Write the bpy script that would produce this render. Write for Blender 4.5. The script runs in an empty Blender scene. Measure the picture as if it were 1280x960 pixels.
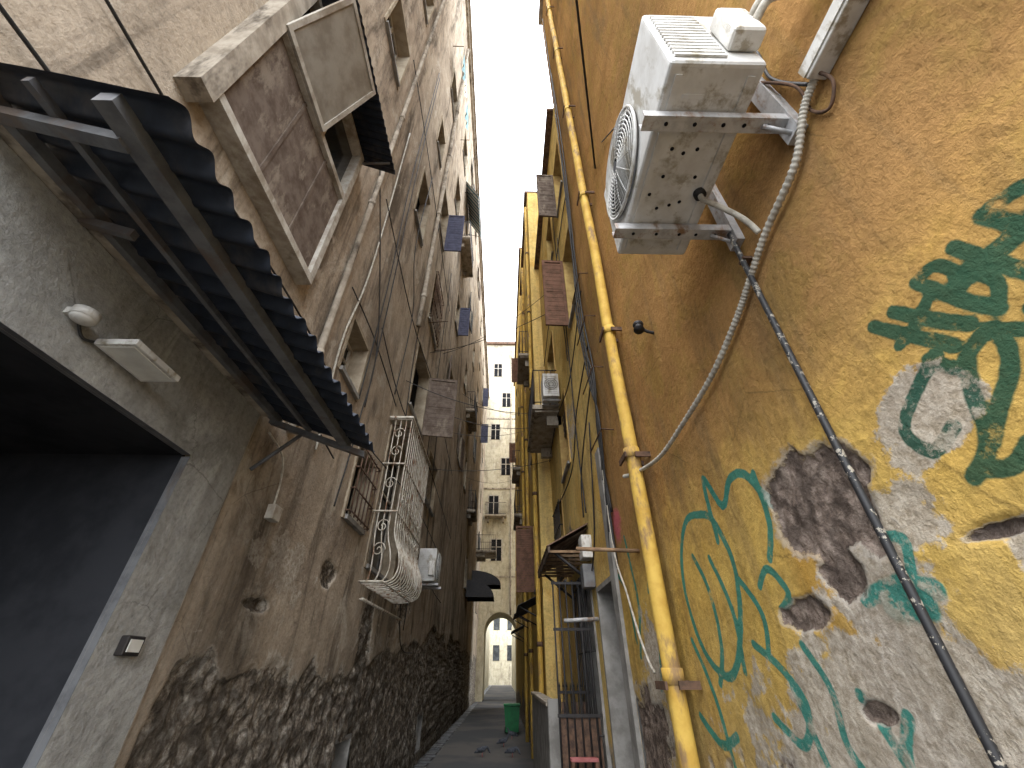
import bpy, math, random
import numpy as np
from mathutils import Vector, Matrix
random.seed(7)
sc=bpy.context.scene
sc.view_settings.view_transform='Standard'; sc.view_settings.look='None'; sc.view_settings.exposure=0
XL=-1.8; XR=1.1; XF=0.8
# ------------------------------------------------------------------ camera
cam=bpy.data.cameras.new("camera"); co=bpy.data.objects.new("camera",cam); sc.collection.objects.link(co)
cam.lens=14.3; cam.sensor_width=36; cam.clip_end=3000; cam.clip_start=.02
co.location=(0,0,1.6); co.rotation_euler=(math.radians(125.3),0,math.radians(-1.1)); sc.camera=co
# ------------------------------------------------------------------ world + sun
w=bpy.data.worlds.new("World"); sc.world=w; w.use_nodes=True; nt=w.node_tree
bg=nt.nodes['Background']
s=nt.nodes.new("ShaderNodeTexSky"); s.sky_type='NISHITA'; s.sun_disc=False; s.sun_elevation=math.radians(55); s.sun_rotation=math.radians(200)
s.dust_density=4; s.air_density=1
mx=nt.nodes.new("ShaderNodeMix"); mx.data_type='RGBA'; mx.inputs[0].default_value=.8
nt.links.new(s.outputs[0],mx.inputs[6]); mx.inputs[7].default_value=(9.2,9.7,10.3,1)
nt.links.new(mx.outputs[2],bg.inputs[0]); bg.inputs[1].default_value=.76
sl=bpy.data.lights.new("sun",'SUN'); sl.energy=1.2; sl.angle=math.radians(55); sl.color=(1,.97,.93)
so=bpy.data.objects.new("sun",sl); sc.collection.objects.link(so)
so.rotation_euler=Vector((0.2,0.75,-1.0)).to_track_quat('-Z','Y').to_euler()
# ------------------------------------------------------------------ material helpers
class NT:
    def __init__(s,name,rough=.85,metal=0,spec=.5):
        s.m=bpy.data.materials.new(name); s.m.use_nodes=True; s.t=s.m.node_tree
        s.b=s.t.nodes['Principled BSDF']; s.b.inputs['Roughness'].default_value=rough; s.b.inputs['Metallic'].default_value=metal
        s.b.inputs['Specular IOR Level'].default_value=spec
        s.tc=s.t.nodes.new('ShaderNodeTexCoord').outputs['Object']
    def put(s,sock,v):
        if isinstance(v,bpy.types.NodeSocket): s.t.links.new(v,sock)
        elif isinstance(v,(tuple,list)) and len(v)==3 and sock.type=='RGBA': sock.default_value=(*v,1)
        else: sock.default_value=v
    def mapping(s,sc_=(1,1,1),loc=(0,0,0)):
        n=s.t.nodes.new('ShaderNodeMapping'); s.put(n.inputs['Vector'],s.tc); n.inputs['Scale'].default_value=sc_; n.inputs['Location'].default_value=loc; return n.outputs[0]
    def noise(s,scale,detail=4,rough=.6,vec=None,dist=0):
        n=s.t.nodes.new('ShaderNodeTexNoise'); s.put(n.inputs['Vector'],vec if vec is not None else s.tc)
        n.inputs['Scale'].default_value=scale; n.inputs['Detail'].default_value=detail; n.inputs['Roughness'].default_value=rough; n.inputs['Distortion'].default_value=dist
        return n.outputs[0]
    def voro(s,scale,feat='F1',vec=None,out='Distance'):
        n=s.t.nodes.new('ShaderNodeTexVoronoi'); n.feature=feat; s.put(n.inputs['Vector'],vec if vec is not None else s.tc); n.inputs['Scale'].default_value=scale
        return n.outputs[out]
    def ramp(s,f,stops):
        n=s.t.nodes.new('ShaderNodeValToRGB'); s.put(n.inputs[0],f); e=n.color_ramp.elements
        while len(e)<len(stops): e.new(.5)
        for i,(p,c) in enumerate(stops):
            e[i].position=p; e[i].color=(*c,1) if isinstance(c,(tuple,list)) else (c,c,c,1)
        return n.outputs[0]
    def mix(s,f,a,b,mode='MIX'):
        n=s.t.nodes.new('ShaderNodeMix'); n.data_type='RGBA'; n.blend_type=mode
        s.put(n.inputs[0],f); s.put(n.inputs[6],a); s.put(n.inputs[7],b); return n.outputs[2]
    def math(s,op,a,b=0.0,c=0.0):
        n=s.t.nodes.new('ShaderNodeMath'); n.operation=op; s.put(n.inputs[0],a); s.put(n.inputs[1],b); s.put(n.inputs[2],c); return n.outputs[0]
    def cen(s,v,k): return s.math('MULTIPLY',s.math('SUBTRACT',v,.5),k)
    def sep(s,v):
        n=s.t.nodes.new('ShaderNodeSeparateXYZ'); s.put(n.inputs[0],v); return n.outputs
    def step(s,v,lo,hi):
        n=s.t.nodes.new('ShaderNodeMapRange'); s.put(n.inputs[0],v); n.inputs[1].default_value=lo; n.inputs[2].default_value=hi; n.interpolation_type='SMOOTHSTEP'; return n.outputs[0]
    def attr(s,name):
        n=s.t.nodes.new('ShaderNodeAttribute'); n.attribute_name=name; return s.sep(n.outputs['Color'])
    def bump(s,h,strength=.3,dist=.01,prev=None):
        n=s.t.nodes.new('ShaderNodeBump'); s.put(n.inputs['Height'],h); n.inputs['Strength'].default_value=strength; n.inputs['Distance'].default_value=dist
        if prev is not None: s.put(n.inputs['Normal'],prev)
        return n.outputs[0]
    def done(s,col,nrm=None,rough=None):
        s.put(s.b.inputs['Base Color'],col)
        if nrm is not None: s.put(s.b.inputs['Normal'],nrm)
        if rough is not None: s.put(s.b.inputs['Roughness'],rough)
        return s.m
def simple(name,col,col2=None,scale=6,rough=.7,metal=0,bump=.15,dirt=None,dscale=3,spec=.4):
    n=NT(name,rough,metal,0 if rough>.75 else spec); col2=col2 or tuple(c*.65 for c in col)
    c=n.mix(n.step(n.noise(scale,4,.65),.35,.68),col,col2)
    if dirt: c=n.mix(n.step(n.noise(dscale,5,.7,n.mapping((1,1,.4))),.5,.66),c,dirt)
    return n.done(c,n.bump(n.noise(scale*12,2),bump,.004))
def stucco(name,cA,cB,cC,stain,stainamt=.6,rub=((.62,.56,.47),(.3,.25,.19),(.1,.085,.07)),hi=None,grad=None,paint=False,chips=None,wcol=((.3,.25,.19),(.5,.45,.38),(.62,.58,.5)),lowdirt=None):
    n=NT(name,.92,0,0)
    big=n.noise(.9,5,.62,dist=.4); med=n.noise(3.2,6,.7,dist=.7); mid=n.noise(9,7,.74); fine=n.noise(30,5,.7)
    strk=n.noise(2.4,6,.68,n.mapping((1,1,.2)),.3); strk2=n.noise(8,4,.6,n.mapping((1,1,.07),(3,1,7)))
    c=n.ramp(big,[(.33,cA),(.5,cB),(.66,cC)])
    z=n.sep(n.tc)[2]
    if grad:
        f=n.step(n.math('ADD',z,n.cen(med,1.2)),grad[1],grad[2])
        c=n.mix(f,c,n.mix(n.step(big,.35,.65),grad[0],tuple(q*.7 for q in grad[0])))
    c=n.mix(n.math('MULTIPLY',n.step(med,.44,.66),.5),c,tuple(q*.55 for q in cB))
    c=n.mix(n.math('MULTIPLY',n.step(strk,.48,.68),stainamt),c,stain)
    c=n.mix(n.math('MULTIPLY',n.step(strk2,.52,.72),stainamt*.6),c,stain)
    if hi: c=n.mix(n.math('MULTIPLY',n.step(n.noise(2.1,7,.72,n.mapping((1,1,.6),(9,4,2)),.6),.53,.64),.7),c,hi)
    if lowdirt:
        f=n.math('MULTIPLY',n.math('SUBTRACT',1.0,n.step(n.math('ADD',z,n.cen(strk,2.2)),.6,2.0)),lowdirt[1])
        c=n.mix(f,c,lowdirt[0])
    c=n.mix(1,c,n.ramp(fine,[(.25,.7),(.5,1.0),(.8,1.18)]),'MULTIPLY')
    if chips: c=n.mix(n.step(n.noise(5.5,7,.75,n.mapping((1,1,1),(5,5,5)),1.2),.66,.68),c,chips)
    cr=n.step(n.voro(1.3,'DISTANCE_TO_EDGE',n.mix(.12,n.tc,med)),.0,.006)
    c=n.mix(n.math('MULTIPLY',n.math('SUBTRACT',1.0,cr),n.math('MULTIPLY',n.step(big,.46,.56),.4)),c,tuple(q*.35 for q in stain))
    a=n.attr('mask')
    wm=n.step(n.math('ADD',a[1],n.cen(mid,.9)),.47,.56)
    wc=n.ramp(fine,[(.35,wcol[0]),(.5,wcol[1]),(.65,wcol[2])])
    wc=n.mix(n.math('MULTIPLY',n.step(med,.45,.6),.5),wc,wcol[0])
    c=n.mix(n.math('MULTIPLY',wm,.85),c,wc)
    if paint:
        b=n.attr('paint'); pj=n.cen(fine,.4); wear=n.math('SUBTRACT',n.step(mid,.28,.45),n.math('MULTIPLY',wm,n.math('MULTIPLY',n.step(mid,.5,.6),.75)))
        for i,pc in enumerate(((.012,.075,.05),(.03,.2,.16),(.55,.13,.16))):
            f=n.step(n.math('ADD',b[i],pj),.36,.6)
            c=n.mix(n.math('MULTIPLY',n.math('MULTIPLY',f,wear),.92),c,pc)
    emv=n.math('ADD',a[0],n.cen(mid,.5)); em=n.step(emv,.48,.53)
    vo=n.voro(12,'F1',n.mix(.1,n.tc,med))
    ec=n.ramp(n.math('ADD',n.math('MULTIPLY',mid,.6),n.math('MULTIPLY',fine,.4)),[(.38,rub[2]),(.49,rub[1]),(.62,rub[0])])
    ec=n.mix(n.math('MULTIPLY',n.step(vo,.4,.62),.6),ec,rub[2])
    c=n.mix(em,c,ec)
    rim=n.math('MULTIPLY',n.step(emv,.40,.48),n.math('SUBTRACT',1.0,em))
    c=n.mix(n.math('MULTIPLY',rim,.65),c,wcol[1])
    c=n.mix(n.math('MULTIPLY',a[2],.75),c,tuple(q*.5 for q in stain))
    h=n.math('ADD',n.math('ADD',mid,n.math('MULTIPLY',fine,.4)),n.math('MULTIPLY',em,n.math('ADD',n.math('MULTIPLY',fine,1.2),-1.4)))
    return n.done(c,n.bump(h,.75,.02))
M={}
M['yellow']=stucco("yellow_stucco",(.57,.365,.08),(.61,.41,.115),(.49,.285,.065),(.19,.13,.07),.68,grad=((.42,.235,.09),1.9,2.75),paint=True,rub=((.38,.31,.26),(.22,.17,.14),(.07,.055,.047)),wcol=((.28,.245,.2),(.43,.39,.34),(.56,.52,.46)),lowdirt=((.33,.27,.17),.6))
M['ochre']=stucco("ochre_stucco",(.66,.46,.15),(.72,.53,.2),(.58,.36,.1),(.28,.2,.11),.5,chips=(.5,.42,.3))
M['tan']=stucco("tan_stucco",(.40,.33,.25),(.47,.39,.30),(.30,.245,.19),(.10,.083,.066),.85,hi=(.55,.49,.40),chips=(.5,.45,.38),rub=((.62,.58,.51),(.26,.22,.175),(.055,.046,.038)),lowdirt=((.2,.165,.13),.75))
M['grayp']=stucco("gray_render",(.33,.325,.30),(.38,.37,.345),(.27,.265,.245),(.13,.12,.1),.55,hi=(.44,.43,.40))
M['pale']=stucco("pale_stucco",(.50,.46,.35),(.56,.51,.38),(.42,.37,.28),(.22,.19,.15),.65,hi=(.6,.56,.45))
M['reveal']=simple("window_reveal",(.42,.36,.27),(.26,.21,.15),4,.9)
M['revealy']=simple("yellow_reveal",(.5,.36,.14),(.32,.2,.08),4,.9)
M['steel']=simple("grey_steel_paint",(.17,.172,.175),(.1,.1,.105),9,.6,.1,dirt=(.13,.1,.08))
M['slate']=simple("corrugated_slate_paint",(.035,.043,.06),(.022,.027,.038),7,.6,.2,dirt=(.07,.065,.065))
M['dark']=simple("dark_interior",(.02,.02,.022),(.012,.012,.013),3,.8)
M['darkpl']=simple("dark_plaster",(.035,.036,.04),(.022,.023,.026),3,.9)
M['white']=simple("white_weathered_metal",(.64,.64,.62),(.5,.49,.46),5,.5,0,.05,dirt=(.33,.3,.24),dscale=9)
M['whitep']=simple("white_plastic",(.68,.67,.63),(.52,.5,.46),5,.5,0,.05,dirt=(.33,.29,.22),dscale=14)
M['galv']=simple("galvanised_steel",(.5,.5,.5),(.34,.34,.34),14,.5,.2,dirt=(.24,.15,.09),dscale=9)
M['iron']=simple("white_wrought_iron",(.62,.58,.5),(.4,.35,.27),12,.6,.1,dirt=(.2,.1,.05),dscale=12)
M['rust']=simple("rusty_iron",(.16,.1,.07),(.07,.05,.04),14,.8,.3)
M['black']=simple("black_iron",(.02,.02,.022),(.035,.03,.028),14,.55,.3)
M['rubber']=simple("black_cable",(.015,.015,.016),(.03,.028,.025),20,.6)
M['cabwhite']=simple("pale_cable",(.5,.47,.4),(.3,.27,.22),20,.7)
M['yellowpipe']=simple("yellow_painted_pipe",(.6,.4,.09),(.46,.28,.055),5,.65,0,.25,dirt=(.25,.16,.08),dscale=7,spec=.15)
M['brownwood']=simple("brown_weathered_board",(.17,.135,.11),(.1,.075,.06),7,.8,dirt=(.24,.2,.16),dscale=6)
M['wood']=simple("bare_wood",(.3,.2,.12),(.17,.11,.07),10,.8)
M['greenwood']=simple("grey_green_shutter",(.17,.17,.16),(.1,.1,.095),8,.8)
M['redwood']=simple("red_brown_shutter",(.18,.10,.07),(.11,.065,.045),8,.8)
M['blueshut']=simple("blue_grey_shutter",(.10,.105,.15),(.07,.07,.1),8,.8)
M['frame']=simple("window_frame_paint",(.5,.47,.41),(.34,.3,.25),9,.8,dirt=(.26,.22,.17))
M['tile']=simple("old_roof_tile",(.2,.13,.095),(.1,.065,.05),12,.9,dirt=(.07,.06,.05))
M['stone']=simple("grey_stone",(.3,.29,.27),(.19,.18,.165),5,.9,bump=.4)
M['concrete']=simple("old_concrete",(.42,.37,.3),(.27,.23,.18),6,.95,bump=.5,dirt=(.12,.1,.08))
M['green']=simple("green_plastic",(.012,.16,.05),(.01,.1,.035),5,.5)
M['pink']=simple("faded_pink_paint",(.42,.16,.16),(.3,.11,.1),8,.8)
M['lampgl']=simple("lamp_glass",(.75,.74,.68),(.62,.6,.54),8,.4)
M['dirtyglass']=simple("dusty_wired_glass",(.3,.28,.24),(.2,.18,.15),5,.35)
M['pigeon']=simple("pigeon_feathers",(.10,.105,.12),(.05,.055,.065),25,.8)
M['cloth']=simple("laundry_cloth",(.35,.5,.52),(.25,.4,.44),6,.9)
g=NT("window_glass",.12); g.b.inputs['Specular IOR Level'].default_value=.6
M['glass']=g.done(g.mix(g.step(g.noise(2.5,3),.4,.65),(.02,.023,.028),(.05,.055,.06)))
n=NT("striped_fabric",.9,0,0); M['stripe']=n.done(n.mix(n.step(n.math('SINE',n.math('MULTIPLY',n.sep(n.tc)[1],38)),-.1,.1),(.6,.58,.52),(.1,.2,.26)))
n=NT("basalt_paving",.5,0,.35)
def paving(n):
    bt=n.t.nodes.new('ShaderNodeTexBrick'); n.put(bt.inputs['Vector'],n.mix(.03,n.tc,n.noise(3,3)))
    bt.inputs['Scale'].default_value=1.0; bt.inputs['Brick Width'].default_value=.5; bt.inputs['Row Height'].default_value=.36; bt.inputs['Mortar Size'].default_value=.035; bt.inputs['Mortar Smooth'].default_value=.6
    bt.inputs['Color1'].default_value=(.16,.165,.175,1); bt.inputs['Color2'].default_value=(.075,.08,.088,1); bt.inputs['Mortar'].default_value=(.012,.012,.011,1)
    c=n.mix(n.math('MULTIPLY',n.step(n.noise(1.6,5,.7),.42,.62),.35),bt.outputs[0],(.15,.147,.14))
    c=n.mix(n.math('MULTIPLY',n.step(n.noise(9,4,.7),.48,.66),.6),c,(.04,.038,.034))
    h=n.math('SUBTRACT',n.math('MULTIPLY',n.noise(6,4,.6),.8),bt.outputs['Fac'])
    return n.done(c,n.bump(h,1.0,.05),n.ramp(n.noise(2.2,4,.6),[(.35,.4),(.65,.8)]))
M['paving']=paving(n)
n=NT("ground",.9,0,0); M['ground']=n.done(n.mix(n.step(n.noise(.5,4),.4,.6),(.09,.09,.09),(.13,.12,.11)))
n=NT("speckled_black_paint",.6); M['speck']=n.done(n.mix(n.step(n.noise(38,4,.7),.57,.6),(.016,.016,.018),(.3,.27,.22)))
# ------------------------------------------------------------------ mesh helpers
def empty(name,parent=None):
    o=bpy.data.objects.new(name,None); sc.collection.objects.link(o); o.parent=parent; return o
class MB:
    def __init__(s): s.v=[]; s.f=[]; s.mi=[]; s.mats=[]; s.sm=[]
    def m(s,k):
        if k not in s.mats: s.mats.append(k)
        return s.mats.index(k)
    def add(s,vs,fs,mat,smooth=False):
        o=len(s.v); s.v+= [tuple(v) for v in vs]; k=s.m(mat)
        for f in fs: s.f.append([o+i for i in f]); s.mi.append(k); s.sm.append(smooth)
    def box(s,a,b,mat,rot=None,piv=None,bev=0):
        x0,x1=sorted((a[0],b[0]));y0,y1=sorted((a[1],b[1]));z0,z1=sorted((a[2],b[2]))
        if bev:
            import bmesh
            bm=bmesh.new(); bmesh.ops.create_cube(bm,size=1)
            for v in bm.verts: v.co=Vector(((x0+x1)/2+v.co.x*(x1-x0),(y0+y1)/2+v.co.y*(y1-y0),(z0+z1)/2+v.co.z*(z1-z0)))
            bmesh.ops.bevel(bm,geom=bm.edges[:],offset=bev,segments=3,affect='EDGES',profile=.6)
            bm.verts.ensure_lookup_table(); vs=[v.co.copy() for v in bm.verts]; fs=[[v.index for v in f.verts] for f in bm.faces]; bm.free()
        else:
            vs=[Vector(p) for p in ((x0,y0,z0),(x1,y0,z0),(x1,y1,z0),(x0,y1,z0),(x0,y0,z1),(x1,y0,z1),(x1,y1,z1),(x0,y1,z1))]
            fs=[(0,3,2,1),(4,5,6,7),(0,1,5,4),(1,2,6,5),(2,3,7,6),(3,0,4,7)]
        if rot is not None:
            p=Vector(piv) if piv is not None else Vector(((x0+x1)/2,(y0+y1)/2,(z0+z1)/2)); vs=[p+rot@(v-p) for v in vs]
        s.add(vs,fs,mat)
    def tube(s,pts,r,mat,n=8,closed=False,cap=True,rad=None):
        P=[Vector(p) for p in pts]; L=len(P); vs=[]; fs=[]
        t0=(P[1]-P[0]).normalized(); up=Vector((0,0,1)) if abs(t0.z)<.9 else Vector((1,0,0)); nx=t0.cross(up).normalized()
        for i in range(L):
            if closed: t=(P[(i+1)%L]-P[i-1])
            else: t=P[min(i+1,L-1)]-P[max(i-1,0)]
            t.normalize(); nx=(nx-t*nx.dot(t)); nx.normalize(); ny=t.cross(nx)
            rr=rad[i] if rad else r
            for k in range(n):
                a=2*math.pi*k/n; vs.append(P[i]+nx*math.cos(a)*rr+ny*math.sin(a)*rr)
        for i in range(L if closed else L-1):
            j=(i+1)%L
            for k in range(n): fs.append((i*n+k,i*n+(k+1)%n,j*n+(k+1)%n,j*n+k))
        if cap and not closed: fs.append(tuple(range(n))[::-1]); fs.append(tuple((L-1)*n+k for k in range(n)))
        s.add(vs,fs,mat,True)
    def ell(s,c,r,mat,seg=14,ring=9,rot=None):
        vs=[];fs=[];c=Vector(c)
        for i in range(ring+1):
            th=math.pi*i/ring
            for j in range(seg):
                ph=2*math.pi*j/seg; v=Vector((r[0]*math.sin(th)*math.cos(ph),r[1]*math.sin(th)*math.sin(ph),r[2]*math.cos(th)))
                if rot is not None: v=rot@v
                vs.append(c+v)
        for i in range(ring):
            for j in range(seg): fs.append((i*seg+j,(i+1)*seg+j,(i+1)*seg+(j+1)%seg,i*seg+(j+1)%seg))
        s.add(vs,fs,mat,True)
    def sheet(s,fn,nu,nv,mat,smooth=True):
        vs=[fn(i/nu,j/nv) for i in range(nu+1) for j in range(nv+1)]
        fs=[(i*(nv+1)+j,(i+1)*(nv+1)+j,(i+1)*(nv+1)+j+1,i*(nv+1)+j+1) for i in range(nu) for j in range(nv)]
        s.add(vs,fs,mat,smooth)
    def obj(s,name,parent=None):
        me=bpy.data.meshes.new(name); me.from_pydata(s.v,[],s.f)
        for k in s.mats: me.materials.append(M[k])
        me.polygons.foreach_set('material_index',s.mi); me.polygons.foreach_set('use_smooth',s.sm); me.update()
        o=bpy.data.objects.new(name,me); sc.collection.objects.link(o); o.parent=parent; return o
def spline(pts,k=8):
    P=[Vector(p) for p in pts]; out=[]
    for i in range(len(P)-1):
        a=P[max(i-1,0)];b=P[i];c=P[i+1];d=P[min(i+2,len(P)-1)]
        for j in range(k):
            t=j/k; out.append(.5*((2*b)+(c-a)*t+(2*a-5*b+4*c-d)*t*t+(3*b-a-3*c+d)*t**3))
    out.append(P[-1]); return out
def sag(a,b,d,k=14):
    a=Vector(a);b=Vector(b); return [a.lerp(b,i/k)-Vector((0,0,d*4*(i/k)*(1-i/k))) for i in range(k+1)]
def vn(x,y,seed):
    xi=np.floor(x).astype(np.int64); yi=np.floor(y).astype(np.int64); xf=x-xi; yf=y-yi
    def h(a,b):
        q=(a*374761393+b*668265263+seed*982451653)&0xffffffff; q=((q^(q>>13))*1274126177)&0xffffffff; q=q^(q>>16); return (q&0xffff)/65535.0
    u=xf*xf*(3-2*xf); v=yf*yf*(3-2*yf)
    return (h(xi,yi)*(1-u)+h(xi+1,yi)*u)*(1-v)+(h(xi,yi+1)*(1-u)+h(xi+1,yi+1)*u)*v
def fbm(x,y,seed,o=5):
    r=0;a=.5;t=0
    for i in range(o): r=r+a*vn(x*2**i,y*2**i,seed+i*17); t+=a; a*=.55
    return r/t-.5
def lines(segs,extra):
    pts=[]
    for a,b,st in segs:
        k=max(1,int(round((b-a)/st))); pts+= [a+(b-a)*i/k for i in range(k)]
    pts.append(segs[-1][1]); pts=np.array(pts)
    for e in extra:
        if segs[0][0]<e<segs[-1][1]:
            i=np.argmin(abs(pts-e)); pts[i]=e
            if not any(abs(pts-e)<1e-9): pts=np.append(pts,e)
    return np.unique(np.round(pts,5))
def wall(name,X,s,ysegs,zsegs,ops,fn,mat,parent):
    ys=lines(ysegs,[v for o in ops for v in o[:2]]); zs=lines(zsegs,[v for o in ops for v in o[2:4]])
    Y,Z=np.meshgrid(ys,zs,indexing='ij'); d,mask,paint=fn(Y,Z)
    V=np.stack([X+s*d,Y,Z],-1).reshape(-1,3); ny,nz=Y.shape
    I=np.arange(ny*nz).reshape(ny,nz); yc=(ys[1:]+ys[:-1])/2; zc=(zs[1:]+zs[:-1])/2
    keep=np.ones((ny-1,nz-1),bool)
    for o in ops: keep&=~(((yc>o[0])&(yc<o[1]))[:,None]&((zc>o[2])&(zc<o[3]))[None,:])
    if s>0: F=np.stack([I[:-1,:-1],I[1:,:-1],I[1:,1:],I[:-1,1:]],-1)[keep]
    else: F=np.stack([I[:-1,:-1],I[:-1,1:],I[1:,1:],I[1:,:-1]],-1)[keep]
    me=bpy.data.meshes.new(name); me.from_pydata(V.tolist(),[],F.tolist())
    for an,arr in (('mask',mask),('paint',paint)):
        at=me.color_attributes.new(an,'FLOAT_COLOR','POINT'); A=np.ones((ny*nz,4)); 
        for i in range(3): A[:,i]=(arr[i]+0*Y).reshape(-1)
        at.data.foreach_set('color',A.reshape(-1))
    me.materials.append(M[mat]); me.polygons.foreach_set('use_smooth',[True]*len(me.polygons)); me.update()
    o=bpy.data.objects.new(name,me); sc.collection.objects.link(o); o.parent=parent; return o
def blob(Y,Z,c,r,seed,k=.35,fr=6):
    q=np.sqrt(((Y-c[0])/r[0])**2+((Z-c[1])/r[1])**2)+fbm(Y*fr,Z*fr,seed,5)*k*4
    return np.clip(.5+(1-q)*.5,0,1)
def stroke(Y,Z,pts,wd):
    P=spline([(0,a,b) for a,b in pts],5) if len(pts)>2 else [Vector((0,a,b)) for a,b in pts]
    best=np.full(Y.shape,9.)
    for a,b in zip(P[:-1],P[1:]):
        dy=b.y-a.y;dz=b.z-a.z;l=dy*dy+dz*dz+1e-9
        t=np.clip(((Y-a.y)*dy+(Z-a.z)*dz)/l,0,1); best=np.minimum(best,np.hypot(Y-a.y-t*dy,Z-a.z-t*dz))
    return np.clip(.5+(wd-best)/(wd*1.6),0,1)
# ------------------------------------------------------------------ windows
def window(mb,X,s,o,frame='frame',rev='reveal',style='glass',shut=None,shmat='greenwood',grille=None,sill=True,depth=.22,trim=.05,blind=None):
    y0,y1,z0,z1=o; D=lambda d:X+s*d
    for a,b in (((y0-trim,z0-trim),(y0,z1+trim)),((y1,z0-trim),(y1+trim,z1+trim)),((y0,z1),(y1,z1+trim))):
        mb.box((D(-depth),a[0],a[1]),(D(.018),b[0],b[1]),rev)
    mb.box((D(-depth),y0,z0-trim),(D(.05 if sill else .018),y1,z0),'stone' if sill else rev)
    mb.box((D(-depth-.03),y0,z0),(D(-depth-.01),y1,z1),'glass' if style=='glass' else 'dark')
    if style=='glass':
        f=.05; dd=-depth+.03
        for a,b in (((y0,z0),(y0+f,z1)),((y1-f,z0),(y1,z1)),((y0+f,z0),(y1-f,z0+f)),((y0+f,z1-f),(y1-f,z1)),(((y0+y1)/2-f/2,z0+f),((y0+y1)/2+f/2,z1-f))):
            mb.box((D(-depth),a[0],a[1]),(D(dd),b[0],b[1]),frame)
        zm=z0+(z1-z0)*.62; mb.box((D(-depth),y0+f,zm),(D(dd-.006),(y0+y1)/2-f/2,zm+.03),frame); mb.box((D(-depth),(y0+y1)/2+f/2,zm),(D(dd-.006),y1-f,zm+.03),frame)
    if blind:
        zb=z1-(z1-z0)*blind; k=int((z1-zb)/.06)
        for i in range(k): mb.box((D(-.09),y0+.005,zb+.06*i),(D(-.075-.01*(i%2)),y1-.005,zb+.06*i+.055),shmat)
    wdt=(y1-y0)/2
    def leaf(yh,dirn,ang):
        R=Matrix.Rotation(math.radians(-s*dirn*ang),3,'Z'); piv=(D(.03),yh,z0)
        ya,yb=(yh,yh+dirn*wdt)
        lo,hi=min(ya,yb),max(ya,yb)
        def b(a0,a1,zz0,zz1,t=.018): mb.box((D(.03-t),a0,zz0),(D(.03+t),a1,zz1),shmat,R,piv)
        b(lo,lo+.05,z0,z1); b(hi-.05,hi,z0,z1); b(lo+.05,hi-.05,z0,z0+.07); b(lo+.05,hi-.05,z1-.06,z1); b(lo+.05,hi-.05,(z0+z1)/2-.03,(z0+z1)/2+.03)
        k=int((z1-z0)/.06)
        for i in range(k):
            zz=z0+.07+(z1-z0-.15)*i/k; b(lo+.05,hi-.05,zz,zz+.052,.009 if i%2 else .006)
    if shut:
        a1,a2=shut
        if a1 is not None: leaf(y0,1,a1)
        if a2 is not None: leaf(y1,-1,a2)
    if grille:
        k=max(3,int((y1-y0)/.13)); 
        for i in range(k+1):
            yy=y0+(y1-y0)*i/k; mb.tube([(D(.07),yy,z0),(D(.07),yy,z1)],.009,grille,6)
        for i in range(4):
            zz=z0+(z1-z0)*(.04+.92*i/3); mb.tube([(D(.075),y0-.03,zz),(D(.075),y1+.03,zz)],.01,grille,6)
            mb.tube([(D(-.02),y0-.03,zz),(D(.075),y0-.03,zz)],.01,grille,6); mb.tube([(D(-.02),y1+.03,zz),(D(.075),y1+.03,zz)],.01,grille,6)
def balcony(mb,X,s,y0,y1,z,dep=.6,h=.95,mat='black',slab='concrete'):
    D=lambda d:X+s*d
    mb.box((D(-.05),y0,z-.1),(D(dep),y1,z),slab); mb.box((D(-.05),y0+.05,z-.14),(D(dep-.05),y1-.05,z-.103),slab)
    for yy in (y0+.2,y1-.32): mb.box((D(-.05),yy,z-.36),(D(dep*.45),yy+.12,z-.143),slab)
    for zz in (z+.08,z+h): 
        mb.tube([(D(0),y0+.03,zz),(D(dep-.04),y0+.03,zz),(D(dep-.04),y1-.03,zz),(D(0),y1-.03,zz)],.014,mat,6)
    k=int((y1-y0)/.12)
    for i in range(k+1):
        yy=y0+.03+(y1-y0-.06)*i/k; mb.tube([(D(dep-.04),yy,z),(D(dep-.04),yy,z+h)],.008,mat,5)
    nb=max(4,int(dep/.12))
    for i in range(1,nb):
        for yy in (y0+.03,y1-.03): mb.tube([(D((dep-.04)*i/nb),yy,z),(D((dep-.04)*i/nb),yy,z+h)],.008,mat,5)
# ------------------------------------------------------------------ LEFT BUILDING
LB=empty("apartment_building")
door=(-.45,2.14,0,2.6)
Lw=[
 ((4.6,5.3,3.05,3.9),dict(style='dark',grille='rust')),
 ((5.7,7.2,2.75,4.75),dict(shut=None)),
 ((3.5,4.1,4.3,5.0),dict(style='glass')),
 ((6.4,7.7,5.7,7.2),dict(style='dark',shut=(None,100),shmat='brownwood')),
 ((8.9,10.2,4.8,5.95),dict(blind=.8,shmat='frame')),
 ((4.5,5.3,8.9,10.4),dict(style='dark')),
 ((4.85,5.5,12.5,13.8),dict(style='dark')),
 ((6.8,7.9,8.3,9.9),dict(grille='rust')),
 ((6.2,7.15,11.2,12.9),dict(shut=(None,92),shmat='blueshut')),
 ((1.8,2.6,9.3,10.6),dict(style='glass')),
 ((1.9,2.7,13.0,14.4),dict(style='glass')),
 ((7.6,8.6,14.6,16.2),dict(style='dark')),
 ((5.0,5.9,16.3,17.8),dict(style='glass')),
 ((7.8,8.8,18.4,20.1),dict(style='dark')),
]
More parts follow.
